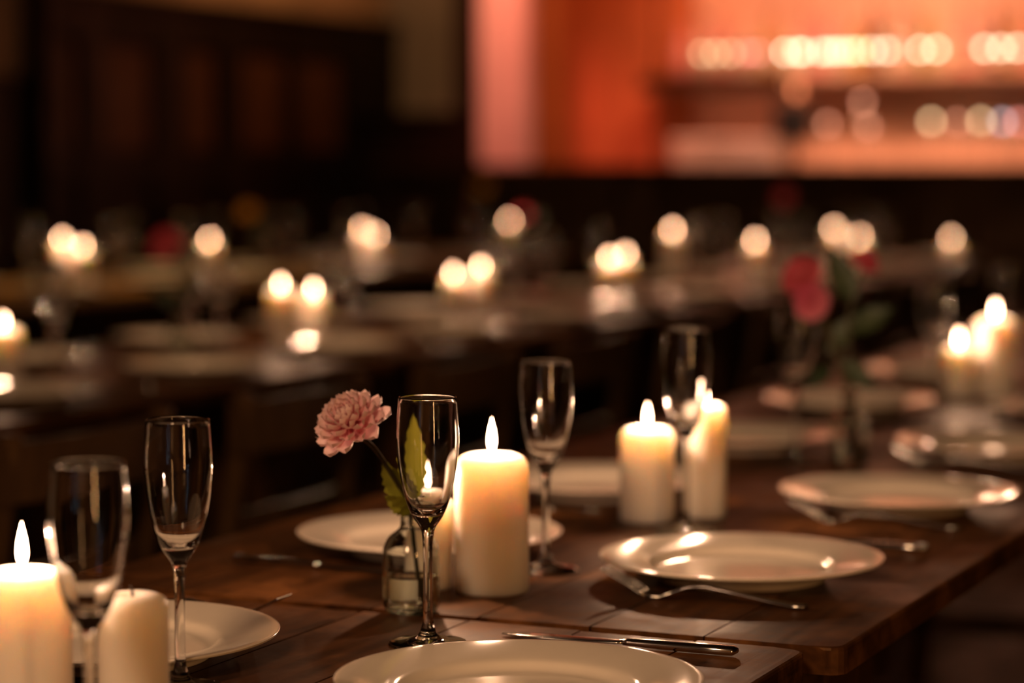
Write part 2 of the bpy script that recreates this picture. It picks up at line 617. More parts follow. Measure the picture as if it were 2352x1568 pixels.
bprof = {
    'tall': [(0, 0), (.034, 0), (.038, .005), (.038, .17), (.034, .195), (.018, .22), (.0145, .24), (.0145, .285), (.017, .287), (.017, .298), (0, .3)],
    'squat': [(0, 0), (.042, 0), (.046, .005), (.046, .13), (.040, .16), (.020, .185), (.016, .20), (.016, .24), (.019, .242), (.019, .256), (0, .258)],
    'slim': [(0, 0), (.027, 0), (.030, .004), (.030, .16), (.026, .20), (.015, .245), (.012, .27), (.012, .315), (.014, .317), (.014, .33), (0, .332)],
}
bmeshes = {}
for k, pr in bprof.items():
    for i, m in enumerate(BOT):
        me = lathe('bottle_' + k, pr, 20, 40)
        me.materials.append(m)
        bmeshes[k, i] = me
blab = lathe('bottle_label', [(.0386, .05), (.0392, .05), (.0392, .13), (.0386, .13)], 20, 40, True)
blab.materials.append(M['label_paper'])
bcap = lathe('bottle_cap', [(0, .29), (.0175, .29), (.0175, .312), (0, .313)], 14, 40)
bcap.materials.append(M['black'])
COLN = ['clear', 'amber', 'pink', 'dark', 'green', 'cream']
KIND = {'tall': 'round-shouldered', 'squat': 'squat', 'slim': 'slim'}
order = [('squat', 2), ('tall', 0), ('tall', 2), ('squat', 0), ('slim', 5), ('tall', 1), ('squat', 5), ('tall', 2), ('slim', 2), ('tall', 0),
         ('squat', 1), ('slim', 3), ('tall', 5), ('tall', 0), ('slim', 4), ('squat', 5), ('tall', 2), ('slim', 0), ('tall', 3), ('tall', 1),
         ('squat', 2), ('slim', 5), ('tall', 3), ('tall', 0), ('slim', 1)]
xs = -4.42
for i, (k, c) in enumerate(order):
    r = max(p[0] for p in bprof[k])
    b = put('bottle', bmeshes[k, c], None, None, (xs + r, 11.78 + random.uniform(-.02, .02), 1.575), (0, 0, random.random() * 6))
    tag(b, '%s %s bottle, %s from the left on the lit bottle shelf' % (KIND[k], COLN[c], ORD1[i]), 'bottle', 'bottles on the back bar shelf')
    if k == 'tall':
        put('label', blab, None, b)
        put('cap', bcap, None, b)
    xs += 2 * r + random.uniform(.008, .022)

# glowing balls added along the shelf edge in place of glints on the bottles
ball = {}


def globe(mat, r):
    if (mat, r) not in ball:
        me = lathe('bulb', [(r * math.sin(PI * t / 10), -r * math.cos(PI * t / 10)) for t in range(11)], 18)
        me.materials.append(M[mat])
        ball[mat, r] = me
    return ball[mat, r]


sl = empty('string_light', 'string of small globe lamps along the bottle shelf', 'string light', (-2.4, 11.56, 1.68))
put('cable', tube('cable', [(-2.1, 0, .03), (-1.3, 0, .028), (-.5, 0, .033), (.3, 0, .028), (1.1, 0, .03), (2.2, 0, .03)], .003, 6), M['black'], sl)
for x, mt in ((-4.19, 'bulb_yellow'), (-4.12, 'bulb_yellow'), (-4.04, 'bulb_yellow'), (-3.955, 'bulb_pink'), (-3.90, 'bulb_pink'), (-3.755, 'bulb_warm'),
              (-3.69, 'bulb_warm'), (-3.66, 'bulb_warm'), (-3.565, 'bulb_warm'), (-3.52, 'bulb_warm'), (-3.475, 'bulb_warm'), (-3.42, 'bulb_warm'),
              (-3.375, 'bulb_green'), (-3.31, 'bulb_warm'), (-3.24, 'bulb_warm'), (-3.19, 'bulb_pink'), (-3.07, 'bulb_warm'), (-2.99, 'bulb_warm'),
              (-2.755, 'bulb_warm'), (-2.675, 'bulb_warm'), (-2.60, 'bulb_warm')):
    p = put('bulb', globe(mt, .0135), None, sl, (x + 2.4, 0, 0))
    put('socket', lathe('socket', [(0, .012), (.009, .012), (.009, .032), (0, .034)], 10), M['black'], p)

# glowing globes on stems, added for the glints above the back bar worktop
tl_prof = [(0, 0), (.03, 0), (.034, .004), (.036, .07), (.033, .07), (.031, .008), (0, .008)]
tl_me = lathe('tealight_glass', tl_prof, 24, 40)
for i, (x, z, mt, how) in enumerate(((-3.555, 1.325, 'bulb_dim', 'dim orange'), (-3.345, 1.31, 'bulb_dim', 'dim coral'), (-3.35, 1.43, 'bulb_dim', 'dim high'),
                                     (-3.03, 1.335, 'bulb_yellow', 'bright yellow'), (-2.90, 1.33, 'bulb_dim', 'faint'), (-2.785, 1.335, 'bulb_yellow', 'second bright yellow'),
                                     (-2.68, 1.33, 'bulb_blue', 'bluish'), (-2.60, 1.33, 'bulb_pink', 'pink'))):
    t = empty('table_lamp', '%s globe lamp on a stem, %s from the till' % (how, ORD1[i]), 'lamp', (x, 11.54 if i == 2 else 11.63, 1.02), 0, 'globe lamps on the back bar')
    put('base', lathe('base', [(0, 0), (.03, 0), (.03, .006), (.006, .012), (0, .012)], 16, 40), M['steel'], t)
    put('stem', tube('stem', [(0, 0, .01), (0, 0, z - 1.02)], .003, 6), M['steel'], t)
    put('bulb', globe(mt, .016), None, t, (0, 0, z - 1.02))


# ------------------------------------------------------------------ trestle tables
def plank_mesh(w, l, h, round_left, round_right):
    """a board; the outer boards of a table have their outer corners worn round"""
    bm = bmesh.new()
    bmesh.ops.create_cube(bm, size=1)
    bmesh.ops.scale(bm, vec=(w, l, h), verts=bm.verts)
    bmesh.ops.translate(bm, vec=(0, 0, h / 2), verts=bm.verts)
    vert = [q for q in bm.edges if abs(q.verts[0].co.z - q.verts[1].co.z) > h * .5
            and ((round_left and q.verts[0].co.x < 0) or (round_right and q.verts[0].co.x > 0))]
    if vert:
        bmesh.ops.bevel(bm, geom=vert, offset=.016, segments=4, affect='EDGES', profile=.5)
        rim = [q for q in bm.edges if all(abs(v.co.z - h) < 1e-5 for v in q.verts)
               and all((round_left and v.co.x < -w / 2 + .017) or (round_right and v.co.x > w / 2 - .017) for v in q.verts)]
        bmesh.ops.bevel(bm, geom=rim, offset=.003, segments=2, affect='EDGES', profile=.5)
    me = bpy.data.meshes.new('plank')
    bm.to_mesh(me)
    bm.free()
    return me


def table(x0, x1, y0, y1, label, boards=7, cuts=None, top='table'):
    t = empty('trestle_table', label, 'table', ((x0 + x1) / 2, (y0 + y1) / 2, 0), 0, 'long trestle tables')
    cx, cyy = (x0 + x1) / 2, (y0 + y1) / 2
    e = cuts or [x0 + (x1 - x0) * k / boards for k in range(boards + 1)]
    for a, b in zip(e, e[1:]):
        jit = 0.0
        dy0, dy1 = random.uniform(0, .006), random.uniform(0, .006)
        me = plank_mesh(b - a - .0022, y1 - y0 - dy0 - dy1, .024, a == e[0], b == e[-1])
        put('plank', me, M[top], t, ((a + b) / 2 - cx, (dy0 - dy1) / 2, .726 + jit))
    L = y1 - y0
    for yy in (-L / 2 + .12, 0, L / 2 - .12):
        box('batten', x0 - cx + .035, x1 - cx - .035, yy - .045, yy + .045, .684, .7245, M['table_side'], t, .004)
    for yy in (-L / 2 + .35, L / 2 - .35):
        box('trestle_beam', x0 - cx + .08, x1 - cx - .08, yy - .03, yy + .03, .612, .684, M['table_side'], t, .004)
        for s in (-1, 1):
            for q in (-1, 1):
                v = []
                top = Vector((s * .24, yy + q * .02, .62))
                bot = Vector((s * .33, yy + q * .20, 0))
                for p in (bot, top):
                    v += [p + Vector((-.022, -.018, 0)), p + Vector((.022, -.018, 0)), p + Vector((.022, .018, 0)), p + Vector((-.022, .018, 0))]
                f = [(0, 1, 2, 3), (4, 5, 6, 7), (0, 1, 5, 4), (1, 2, 6, 5), (2, 3, 7, 6), (3, 0, 4, 7)]
                put('leg', mk('leg', v, f, False), M['table_side'], t)
        box('stretcher', -.30, .30, yy - .015, yy + .015, .22, .26, M['table_side'], t, .003)
    return t


cutsA = [-1.36, -1.235, -1.125, -1.018, -.911, -.803, -.697, -.597]
table(-1.36, -.597, -.6, 1.918, 'dark plank table at the front, under the nearest plate', cuts=cutsA[:-1] + [-.597])
table(-1.36, -.573, 1.932, 4.33, 'dark plank table beyond the joint, carrying the pair of tall candles', cuts=cutsA[:-1] + [-.573])
table(-1.36, -.575, 4.345, 6.9, 'dark plank table at the far end of the front row')
for k in range(3):
    table(-3.02, -2.26, 1.6 + k * 2.76, 1.6 + (k + 1) * 2.76 - .02, 'dark plank table in the middle row, %s from the camera' % ORD1[k])
for k in range(2):
    table(-4.86, -4.10, 4.3 + k * 2.76, 4.3 + (k + 1) * 2.76 - .02, 'dark plank table in the far row by the panelling, %s from the camera' % ORD1[k], top='table_light')

# ------------------------------------------------------------------ tableware meshes
# champagne flute: outside up, inside down, one closed skin
out = smooth_prof([(.0, 0), (.031, 0), (.0325, .0012), (.0312, .0026), (.018, .0048), (.0085, .0085), (.0060, .014), (.0044, .022),
                   (.0040, .045), (.0041, .080), (.0052, .0945), (.0074, .1005), (.0125, .108), (.0170, .118), (.0208, .131), (.0240, .147),
                   (.0262, .166), (.0265, .178), (.0257, .193), (.0246, .2085)], 3)
inn = smooth_prof([(.0243, .2095), (.0235, .2085), (.0246, .193), (.0254, .178), (.0251, .166), (.0229, .147), (.0196, .131), (.0152, .119),
                   (.0090, .1125), (.004, .1110), (0, .1108)], 3)
FLUTE = lathe('champagne_flute', out + inn, 56)
FLUTE.materials.append(M['glass'])
FLUTE_LO = lathe('champagne_flute_far', out[::3] + inn[::3], 24)
FLUTE_LO.materials.append(M['glass'])

pl = smooth_prof([(0, .004), (.060, .004), (.074, .0045), (.0745, .0), (.080, .0), (.083, .0055), (.100, .0125), (.120, .0175), (.1335, .0195),
                  (.1352, .0208), (.1345, .0222), (.120, .0206), (.100, .0172), (.090, .0145), (.085, .0105), (.080, .0078), (.070, .0068), (.03, .0066), (0, .0066)], 3)
pl = [(r * 1.02, z) for r, z in pl]
PLATE = lathe('dinner_plate', pl, 96)
PLATE.materials.append(M['porcelain'])
PLATE_LO = lathe('dinner_plate_far', pl[::2] + [pl[-1]], 40)
PLATE_LO.materials.append(M['porcelain'])


def strip(name, st, half=None):
    """solid swept along +X: stations (x, z, half_width, half_thick)."""
    vs, fs = [], []
    n = 8
    for x, z, w, h in st:
        for k in range(n):
            a = 2 * PI * (k + .5) / n
            ca, sa = math.cos(a), math.sin(a)
            vs.append((x, w * math.copysign(abs(ca) ** .6, ca), z + h * math.copysign(abs(sa) ** .6, sa)))
    m = len(st)
    for i in range(m - 1):
        for k in range(n):
            j = (k + 1) % n
            fs.append((i * n + k, i * n + j, (i + 1) * n + j, (i + 1) * n + k))
    fs.append(tuple(range(n)))
    fs.append(tuple(range((m - 1) * n, m * n)))
    return mk(name, vs, fs)


def fork_z(x):
    k = [(0, .025), (.02, .0155), (.045, .0035), (.058, .0028), (.075, .0095), (.092, .0150), (.11, .0138), (.15, .0072), (.185, .0032), (.2, .0034)]
    for (a, za), (b, zb) in zip(k, k[1:]):
        if x <= b:
            t = (x - a) / (b - a)
            t = t * t * (3 - 2 * t) * .5 + t * .5
            return za + (zb - za) * t
    return k[-1][1]


FORK_W = [(.042, .0125), (.050, .0128), (.058, .0115), (.066, .0075), (.074, .0045), (.085, .0034), (.10, .0032), (.13, .0042), (.165, .0062), (.185, .0078), (.195, .0070), (.199, .0035)]
FORK = strip('fork_handle', [(x, fork_z(x), w, .0012 if x < .08 else .0016) for x, w in FORK_W])
FORK.materials.append(M['steel'])
TINE = strip('tine', [(x, fork_z(x), .0016 - .0007 * (1 - x / .046), .0009) for x in (0, .004, .012, .02, .03, .038, .046)])
TINE.materials.append(M['steel'])
KNIFE = strip('knife_handle', [(.0, .0048, .0045, .002), (.003, .0048, .0080, .0036), (.03, .0047, .0076, .0040), (.07, .0046, .0066, .0036),
                               (.095, .0045, .0052, .0030), (.10, .0044, .0050, .0028)])
KNIFE.materials.append(M['steel'])
BLADE = strip('blade', [(.098, .0044, .0045, .0020), (.105, .0040, .0075, .0011), (.13, .0034, .0092, .0009), (.17, .0030, .0098, .0008), (.20, .0026, .0080, .0008), (.212, .0024, .0028, .0006)])
BLADE.materials.append(M['steel'])

TOP = .7502


def flute(x, y, label, group=None, lo=False, rot=0, sc_=1.0):
    o = put('champagne_flute', FLUTE_LO if lo else FLUTE, None, None, (x, y, TOP), (0, 0, rot), (1, 1, sc_))
    return tag(o, label, 'glass', group)


def plate(x, y, label, group=None, lo=False):
    return tag(put('dinner_plate', PLATE_LO if lo else PLATE, None, None, (x, y, TOP)), label, 'plate', group)


def fork(x_tip, y, direction, label, group=None, lo=False, rz=0):
    """direction +1: handle runs towards +X from the tines."""
    o = tag(put('fork', FORK, None, None, (x_tip, y, TOP), (0, 0, (0 if direction > 0 else PI) + rz)), label, 'fork', group)
    if not lo:
        for k in range(4):
            put('tine', TINE, None, o, (0, -.0105 + k * .007, 0))
    return o


def knife(x_end, y, direction, label, group=None, rz=0):
    """handle end at x_end, blade towards direction."""
    o = tag(put('knife', KNIFE, None, None, (x_end, y, TOP), (0, 0, (0 if direction > 0 else PI) + rz)), label, 'knife', group)
    put('blade', BLADE, None, o)
    return o


# candles -------------------------------------------------------------
fl_prof = smooth_prof([(0, 0), (.0028, .0012), (.0046, .006), (.0050, .010), (.0044, .016), (.0031, .022), (.0014, .0275), (0, .032)], 3)
FLAME = lathe('flame', fl_prof, 20)
FLAME.materials.append(M['flame'])
WICK = tube('wick', [(0, 0, -.006), (.0002, 0, .0), (.0008, 0, .005), (.0018, 0, .008)], [.0012, .0012, .0011, .0008], 8)
WICK.materials.append(M['wick'])
CAND = {}


def candle(x, y, r, h, label, group='pillar candles on the tables', lit=True, power=1.05, flame_scale=1.0):
    key = (round(r, 4), round(h, 4), lit)
    if key not in CAND:
        c = min(.014, r * .42)
        top = [(r, h - c), (r - c * .08, h - c * .62), (r - c * .32, h - c * .26), (r - c * .72, h - c * .07), (r - c * 1.05, h),
               (r * .36, h - .0006), (.006, h - .0028), (0, h - .0035)]
        pr = [(0, 0), (r - .003, 0), (r - .0008, .0008), (r, .0035)] + [(r * (1 + .004 * math.sin(k * 2.1)), .0035 + (h - c - .0035) * k / 6) for k in range(1, 6)] + smooth_prof(top, 2)
        me = lathe('candle', pr, 40)
        me.materials.append(M['wax'])
        CAND[key] = me
    o = tag(put('pillar_candle', CAND[key], None, None, (x, y, TOP), (0, 0, random.random() * 6)), label, 'candle', group)
    put('wick', WICK, None, o, (0, 0, h - .002))
    if lit:
        f = put('flame', FLAME, None, o, (0, 0, h + .0025), (0, 0, 0), (flame_scale * .82, flame_scale * .82, flame_scale))
        lamp('candle_light', 'POINT', (0, 0, h + .0235), power, (1.0, .56, .33), .0036, parent=o)
    return o


# bottle vase ------------------------------------------------------------
vo = smooth_prof([(0, .0015), (.014, .0012), (.019, 0), (.0225, .0015), (.0250, .006), (.0256, .012), (.0256, .052), (.0246, .060), (.0205, .0685), (.0135, .0740), (.0102, .0775), (.0096, .082), (.0096, .0905),
                  (.0118, .0925), (.0128, .0950), (.0118, .0975)], 3)
vi = smooth_prof([(.0095, .0978), (.0080, .0955), (.0076, .0905), (.0076, .082), (.0084, .0770), (.0118, .0722), (.0182, .0668), (.0222, .0592), (.0232, .052), (.0232, .012), (.0215, .0065), (.015, .0048), (0, .0052)], 3)
VASE = lathe('bottle', vo + vi, 48)
VASE.materials.append(M['vase_glass'])
WATER = lathe('water', [(0, .0050), (.015, .0046), (.0216, .0063), (.0234, .0118), (.0234, .0335), (.0226, .0330), (0, .0330)], 40, 40)
WATER.materials.append(M['water'])


def vase(x, y, label, rot=0, lo=False):
    e = empty('bud_vase', label, 'vase', (x, y, TOP), rot, 'bottle vases on the tables')
    put('bottle', VASE, None, e)
    put('water', WATER, None, e)
    return e


# flowers ------------------------------------------------------------
def petal_mesh(name, mat, L=1.0, W=.42, nt=7, nw=5):
    vs, fs = [], []
    for i in range(nt + 1):
        t = i / nt
        w = W * (.34 + .66 * math.sin(min(1, t / .68) * PI / 2) ** 1.2) * (1 if t < .68 else math.sqrt(max(.0, 1 - ((t - .68) / .335) ** 2.2)))
        for j in range(nw):
            s = -1 + 2 * j / (nw - 1)
            cup = .62 * W * (1 - .35 * t) * s * s
            vs.append((s * w * (1 - .12 * s * s), L * t, cup * 1.25 - .10 * math.sin(PI * t) + .16 * t * t))
    for i in range(nt):
        for j in range(nw - 1):
            a = i * nw + j
            fs.append((a, a + 1, a + nw + 1, a + nw))
    me = mk(name, vs, fs)
    me.materials.append(mat)
    return me


def leaf_mesh(name, L, W, curl, mat, serr=7):
    vs, fs = [], []
    n = serr * 2
    for i in range(n + 1):
        t = i / n
        w = W * math.sin(PI * min(1, t * .97 + .03)) ** .8 * (1 - .35 * t) * (1.0 + (.16 if i % 2 else -.10))
        z = curl * math.sin(t * 2.2) * L
        for s in (-1, -.5, 0, .5, 1):
            vs.append((s * w, t * L, z + .22 * W * abs(s) + .06 * W * math.sin(i * 1.7 + s * 2)))
    for i in range(n):
        for j in range(4):
            a = i * 5 + j
            fs.append((a, a + 1, a + 6, a + 5))
    me = mk(name, vs, fs)
    sol = mat
    me.materials.append(sol)
    return me


def frame_from(axis, side=None):
    z = Vector(axis).normalized()
    x = Vector(side) if side else z.orthogonal()
    x = (x - z * x.dot(z)).normalized()
    y = z.cross(x)
    return Matrix((x, y, z)).transposed().to_4x4()


def dahlia(label, center, axis, stem_pts, mat, R=.030, n=96, single=True, leaves=(), leaf_mat=None, loc=(0, 0, 0), name='dahlia'):
    e = empty(name, label, 'flower', loc, 0, 'cut flowers in bottle vases')
    off = Vector(loc)
    put('stem', tube('stem', spline([Vector(p) - off for p in stem_pts], 5), .0021, 8), M['stem'], e)
    F = frame_from(axis)
    Mx = Matrix.Translation(Vector(center) - off) @ F
    head = bpy.data.objects.new('flower_head', lathe('flower_head', [(0, -.008), (.005, -.007), (.008, -.002), (.007, .004), (.004, .008), (0, .010)], 16))
    head.data.materials.append(mat)
    COL.objects.link(head)
    head.parent = e
    head.matrix_local = Mx
    pm = petal_mesh('petal', mat)
    vs, fs = [], []
    ga = PI * (3 - math.sqrt(5))
    for k in range(n):
        t = (k + .5) / n
        th = math.radians(10 + 102 * t ** .72)
        ln = R * (.30 + .58 * t ** .7)
        wd = ln * (.95 - .12 * t if t > .12 else .7)
        ph = k * ga
        d = Vector((math.sin(th) * math.cos(ph), math.sin(th) * math.sin(ph), math.cos(th)))
        base = Vector((d.x * .0065, d.y * .0065, d.z * .0075 - .002 * t))
        # petal local: +Y along d, +Z (concave side) towards the flower axis
        up = Vector((0, 0, 1)) - d * d.z
        if up.length < .15:
            up = Vector((-math.cos(ph), -math.sin(ph), .1))
        up.normalize()
        tilt = random.uniform(-.12, .12)
        xax = d.cross(up).normalized()
        up = (up + xax * tilt).normalized()
        xax = d.cross(up).normalized()
        zax = xax.cross(d)
        m4 = Matrix((xax, d, zax)).transposed().to_4x4()
        m4 = Matrix.Translation(base) @ m4 @ Matrix.Diagonal((wd, ln, ln, 1))
        if single:
            o = bpy.data.objects.new('petal', pm)
            o.parent = head
            o.matrix_local = m4
            COL.objects.link(o)
        else:
            b = len(vs)
            vs += [m4 @ v.co for v in pm.vertices]
            fs += [tuple(b + i for i in p.vertices) for p in pm.polygons]
    if not single:
        me = bpy.data.meshes.new('petals')
        me.from_pydata([tuple(v) for v in vs], [], fs)
        for p in me.polygons:
            p.use_smooth = True
        me.materials.append(mat)
        o = put('petals', me, None, head)
        o['kind'] = 'stuff'
    for (p, tip, side, L, W, curl) in leaves:
        me = leaf_mesh('leaf', L, W, curl, leaf_mat or M['leaf'])
        o = bpy.data.objects.new('leaf', me)
        d = (Vector(tip) - Vector(p)).normalized()
        s = Vector(side)
        s = (s - d * s.dot(d)).normalized()
        zz = s.cross(d)
        m4 = Matrix((s, d, zz)).transposed().to_4x4()
        o.parent = e
        o.matrix_local = Matrix.Translation(Vector(p) - off) @ m4
        COL.objects.link(o)
    return e


RT, FW = Vector((.911, .413, 0)), Vector((-.413, .911, 0))
UP = Vector((0, 0, 1))

# ------------------------------------------------------------------ front row, right-hand side
PLATES_R = [(-.735, 1.632, 'white plate cut off by the bottom edge, in front of the dahlia'),
            (-.764, 2.228, 'white plate with the sharp fork before it, in front of the paired candles'),
            (-.752, 2.755, 'white plate third along the right edge, level with the second flower vase'),
            (-.757, 3.285, 'white plate fourth along the right edge, with bright candle glints on it'),
            (-.757, 3.83, 'white plate fifth along the right edge, mostly outside the frame')]
for p in PLATES_R:
    plate(p[0], p[1], p[2], 'plates on the front row')
PLATES_L = [(-1.113, 1.655, 'white plate behind the stem of the left flute and the unlit candle'),
            (-1.113, 2.245, 'white plate behind the bottle vase with the pink dahlia'),
            (-1.113, 2.715, 'white plate showing between the wide lit candle and the paired candles'),
            (-1.113, 3.245, 'white plate just right behind the slim tall candle of the pair'),
            (-1.113, 3.78, 'white plate behind the second flower vase, far side of the table'),
            (-1.113, 4.38, 'white plate farthest along the far side, behind the blurred flute')]
for p in PLATES_L:
    plate(p[0], p[1], p[2], 'plates on the front row')
knife(-.643, 1.866, -1, 'polished steel knife beside the plate at the bottom edge', 'cutlery on the front row')
knife(-.634, 2.446, -1, 'steel knife behind the plate near the paired candles', 'cutlery on the front row')
knife(-.640, 2.935, -1, 'steel knife beside the third plate along the right edge', 'cutlery on the front row')
knife(-.640, 3.48, -1, 'steel knife beside the glinting fourth plate', 'cutlery on the front row')
fork(-.851, 2.087, 1, 'arched steel fork before the plate near the paired candles', 'cutlery on the front row')
fork(-.838, 2.605, 1, 'blurred steel fork before the third plate along the right edge', 'cutlery on the front row')
fork(-.862, 3.13, 1, 'blurred steel fork before the glinting fourth plate', 'cutlery on the front row')
fork(-1.050, 1.833, -1, 'steel fork with its tines past the plate behind the left flute', 'cutlery on the front row')
fork(-1.045, 2.405, -1, 'steel fork with a bluish glint right of the wide lit candle', 'cutlery on the front row')
knife(-1.262, 2.098, 1, 'dull steel knife before the plate behind the bottle vase', 'cutlery on the front row')
knife(-1.262, 2.57, 1, 'steel knife behind the wide lit candle, before the next plate', 'cutlery on the front row')
fork(-1.045, 2.89, -1, 'steel fork behind the paired candles', 'cutlery on the front row')

flute(-.909, 1.326, 'blurred champagne flute in front of the two candles at the left edge', 'champagne flutes on the front row')
flute(-.995, 1.573, 'champagne flute standing apart against the dark, right of the unlit candle', 'champagne flutes on the front row')
flute(-.898, 1.808, 'sharp champagne flute in front of the dahlia and the wide lit candle', 'champagne flutes on the front row')
flute(-.953, 2.182, 'champagne flute right behind the wide lit candle', 'champagne flutes on the front row')
flute(-.912, 2.470, 'champagne flute in front of the paired candles', 'champagne flutes on the front row', sc_=1.07)
flute(-.981, 3.08, 'blurred champagne flute left of the second flower vase', 'champagne flutes on the front row')
flute(-1.010, 3.915, 'blurred champagne flute left of the two far candles', 'champagne flutes on the front row')
flute(-1.036, 4.54, 'blurred champagne flute behind the two far candles', 'champagne flutes on the front row')

candle(-1.031, 1.421, .035, .115, 'wide lit candle cut off by the left edge')
candle(-.959, 1.454, .0255, .097, 'short unlit candle beside the blurred flute at the left', lit=False)
candle(-.954, 2.057, .0350, .131, 'wide lit pillar candle behind the sharp flute')
candle(-1.018, 2.050, .0245, .088, 'slim lit candle hidden behind the bottle vase')
candle(-.982, 2.535, .0310, .106, 'wide lit candle, left one of the pair behind the plate', flame_scale=.78)
candle(-.932, 2.587, .0245, .130, 'slim tall lit candle seen through the flute, right one of the pair', flame_scale=.74)
candle(-1.000, 4.043, .0290, .088, 'blurred short lit candle near the right edge', flame_scale=.85, power=.4)
candle(-.951, 4.096, .0350, .135, 'blurred tall lit candle near the right edge', flame_scale=.85, power=.6)

vase(-.976, 1.931, 'clear glass bottle vase half full of water, holding the pink dahlia', .4)
vase(-.916, 3.110, 'blurred glass bottle vase with crimson blooms on the front row', 1.1)

dahlia('pink dahlia with layered petals leaning left out of the bottle vase', (-.9818, 1.8277, .9332),
       RT * -.42 + UP * .74 + FW * -.52,
       [(-.9800, 1.8330, .9270), (-.9763, 1.8421, .9170), (-.9717, 1.8542, .9065), (-.966, 1.876, .8812), (-.970, 1.915, .8514), (-.974, 1.929, .8284), (-.972, 1.936, .785), (-.970, 1.938, .760)],
       M['petal'],  .0325, 62, True,
       leaves=(((-.9705, 1.9200, .8470), (-.9705, 1.856, .9080), RT + UP * .3, .078, .0135, .05),
               ((-.9690, 1.9170, .8440), (-.9845, 1.875, .8690), UP * .8 + RT * .5, .040, .0100, .10),
               ((-.9660, 1.9150, .8500), (-.9570, 1.894, .9380), RT, .088, .0145, -.05)),
       loc=(-.976, 1.931, TOP))
dl = dahlia('crimson double bloom left of the second vase, blurred', (-.9732, 3.0724, 1.0053), RT * -.5 + UP * .6 - FW * .5,
            [(-.9700, 3.075, .998), (-.950, 3.083, .95), (-.918, 3.106, .852), (-.916, 3.110, .80), (-.915, 3.112, .76)], M['petal_red'], .027, 70, False,
            leaves=(((-.940, 3.088, .90), (-.905, 3.10, .95), UP, .07, .016, .1), ((-.935, 3.09, .88), (-.97, 3.09, .86), UP, .06, .014, -.2)),
            leaf_mat=M['leaf_dark'], loc=(-.916, 3.110, TOP))
dahlia('magenta bloom hanging below the crimson one, blurred', (-.9525, 3.055, .9700), RT * .2 + UP * -.1 - FW * .9,
       [(-.951, 3.061, .968), (-.940, 3.080, .94), (-.9165, 3.109, .852), (-.914, 3.111, .80), (-.913, 3.112, .765)], M['petal_pink'], .023, 60, False,
       loc=(-.916, 3.110, TOP))
dahlia('small dull red bloom right of the crimson one, blurred', (-.8972, 3.1068, 1.0226), RT * .4 + UP * .8 - FW * .2,
       [(-.899, 3.106, 1.015), (-.915, 3.1, .95), (-.915, 3.111, .852), (-.917, 3.109, .80), (-.918, 3.109, .762)], M['petal_red'], .020, 50, False,
       leaves=(((-.91, 3.102, .97), (-.94, 3.09, 1.04), RT, .08, .02, .05), ((-.918, 3.1, .93), (-.88, 3.11, .95), UP, .07, .018, .2),
               ((-.925, 3.096, .89), (-.89, 3.10, .86), UP, .06, .016, .1)),
       leaf_mat=M['leaf_dark'], loc=(-.916, 3.110, TOP))

# ------------------------------------------------------------------ middle row
T2C = [(-2.66, 4.632, .03, .120, 'lit candle left of the close pair on the middle row'),
       (-2.66, 4.779, .031, .102, 'lit candle right of the close pair on the middle row'),
       (-2.70, 5.755, .03, .112, 'lone lit candle on the middle row left of the sharp tall flute'),
       (-2.66, 6.554, .03, .107, 'brightest lit candle at the centre of the middle row'),
       (-2.80, 7.449, .03, .162, 'tall lit candle on the middle row above the paired candles'),
       (-2.65, 7.850, .03, .116, 'lit candle on the middle row left of the crimson blooms'),
       (-2.75, 9.094, .03, .124, 'left one of two lit candles at the far end of the middle row'),
       (-2.65, 9.112, .03, .092, 'right one of two lit candles at the far end of the middle row'),
       (-2.45, 9.750, .03, .068, 'low lit candle at the very end of the middle row'),
       (-2.67, 3.634, .033, .098, 'lit candle of the middle row cut off by the left edge'),
       (-2.60, 6.53, .025, .119, 'slim lit candle tucked behind the brightest one, middle row'),
       (-2.76, 5.71, .024, .095, 'slim lit candle behind the lone one on the middle row')]
for c in T2C:
    candle(*c[:4], c[4], flame_scale=.70, power=.7)
def clear(x, y, cands):
    """slide a glass along its table until it no longer stands right before a candle"""
    for k in range(40):
        bad = False
        for c in cands:
            t = (x * c[0] + y * c[1]) / (c[0] ** 2 + c[1] ** 2)
            d = math.hypot(x - t * c[0], y - t * c[1])
            if (.45 < t < 1 and d < .07) or math.hypot(x - c[0], y - c[1]) < .085:
                bad = True
        if not bad:
            break
        y += .02
    return x, y


u2 = [3.36 + .565 * k for k in range(12)]
for k, u in enumerate(u2):
    plate(-2.44, u, 'white plate on the camera side of the middle row, %s from the left edge' % ORD1[k], 'plates on the middle row', True)
    plate(-2.86, u + .03, 'white plate on the far side of the middle row, %s from the left edge' % ORD1[k], 'plates on the middle row', True)
    flute(*clear(-2.56 + .03 * math.sin(k * 3), u + .28, T2C), 'blurred flute on the camera side of the middle row, %s from the left edge' % ORD1[k], 'flutes on the middle row', True)
    flute(*clear(-2.75 + .02 * math.sin(k * 2), u - .05, T2C), 'blurred flute on the far side of the middle row, %s from the left edge' % ORD1[k], 'flutes on the middle row', True)
    knife(-2.325, u + .24, -1, 'steel knife on the camera side of the middle row, %s from the left edge' % ORD1[k], 'knives on the middle row')
    fork(-2.545, u - .155, 1, 'steel fork on the camera side of the middle row, %s from the left edge' % ORD1[k], 'forks on the middle row', True)
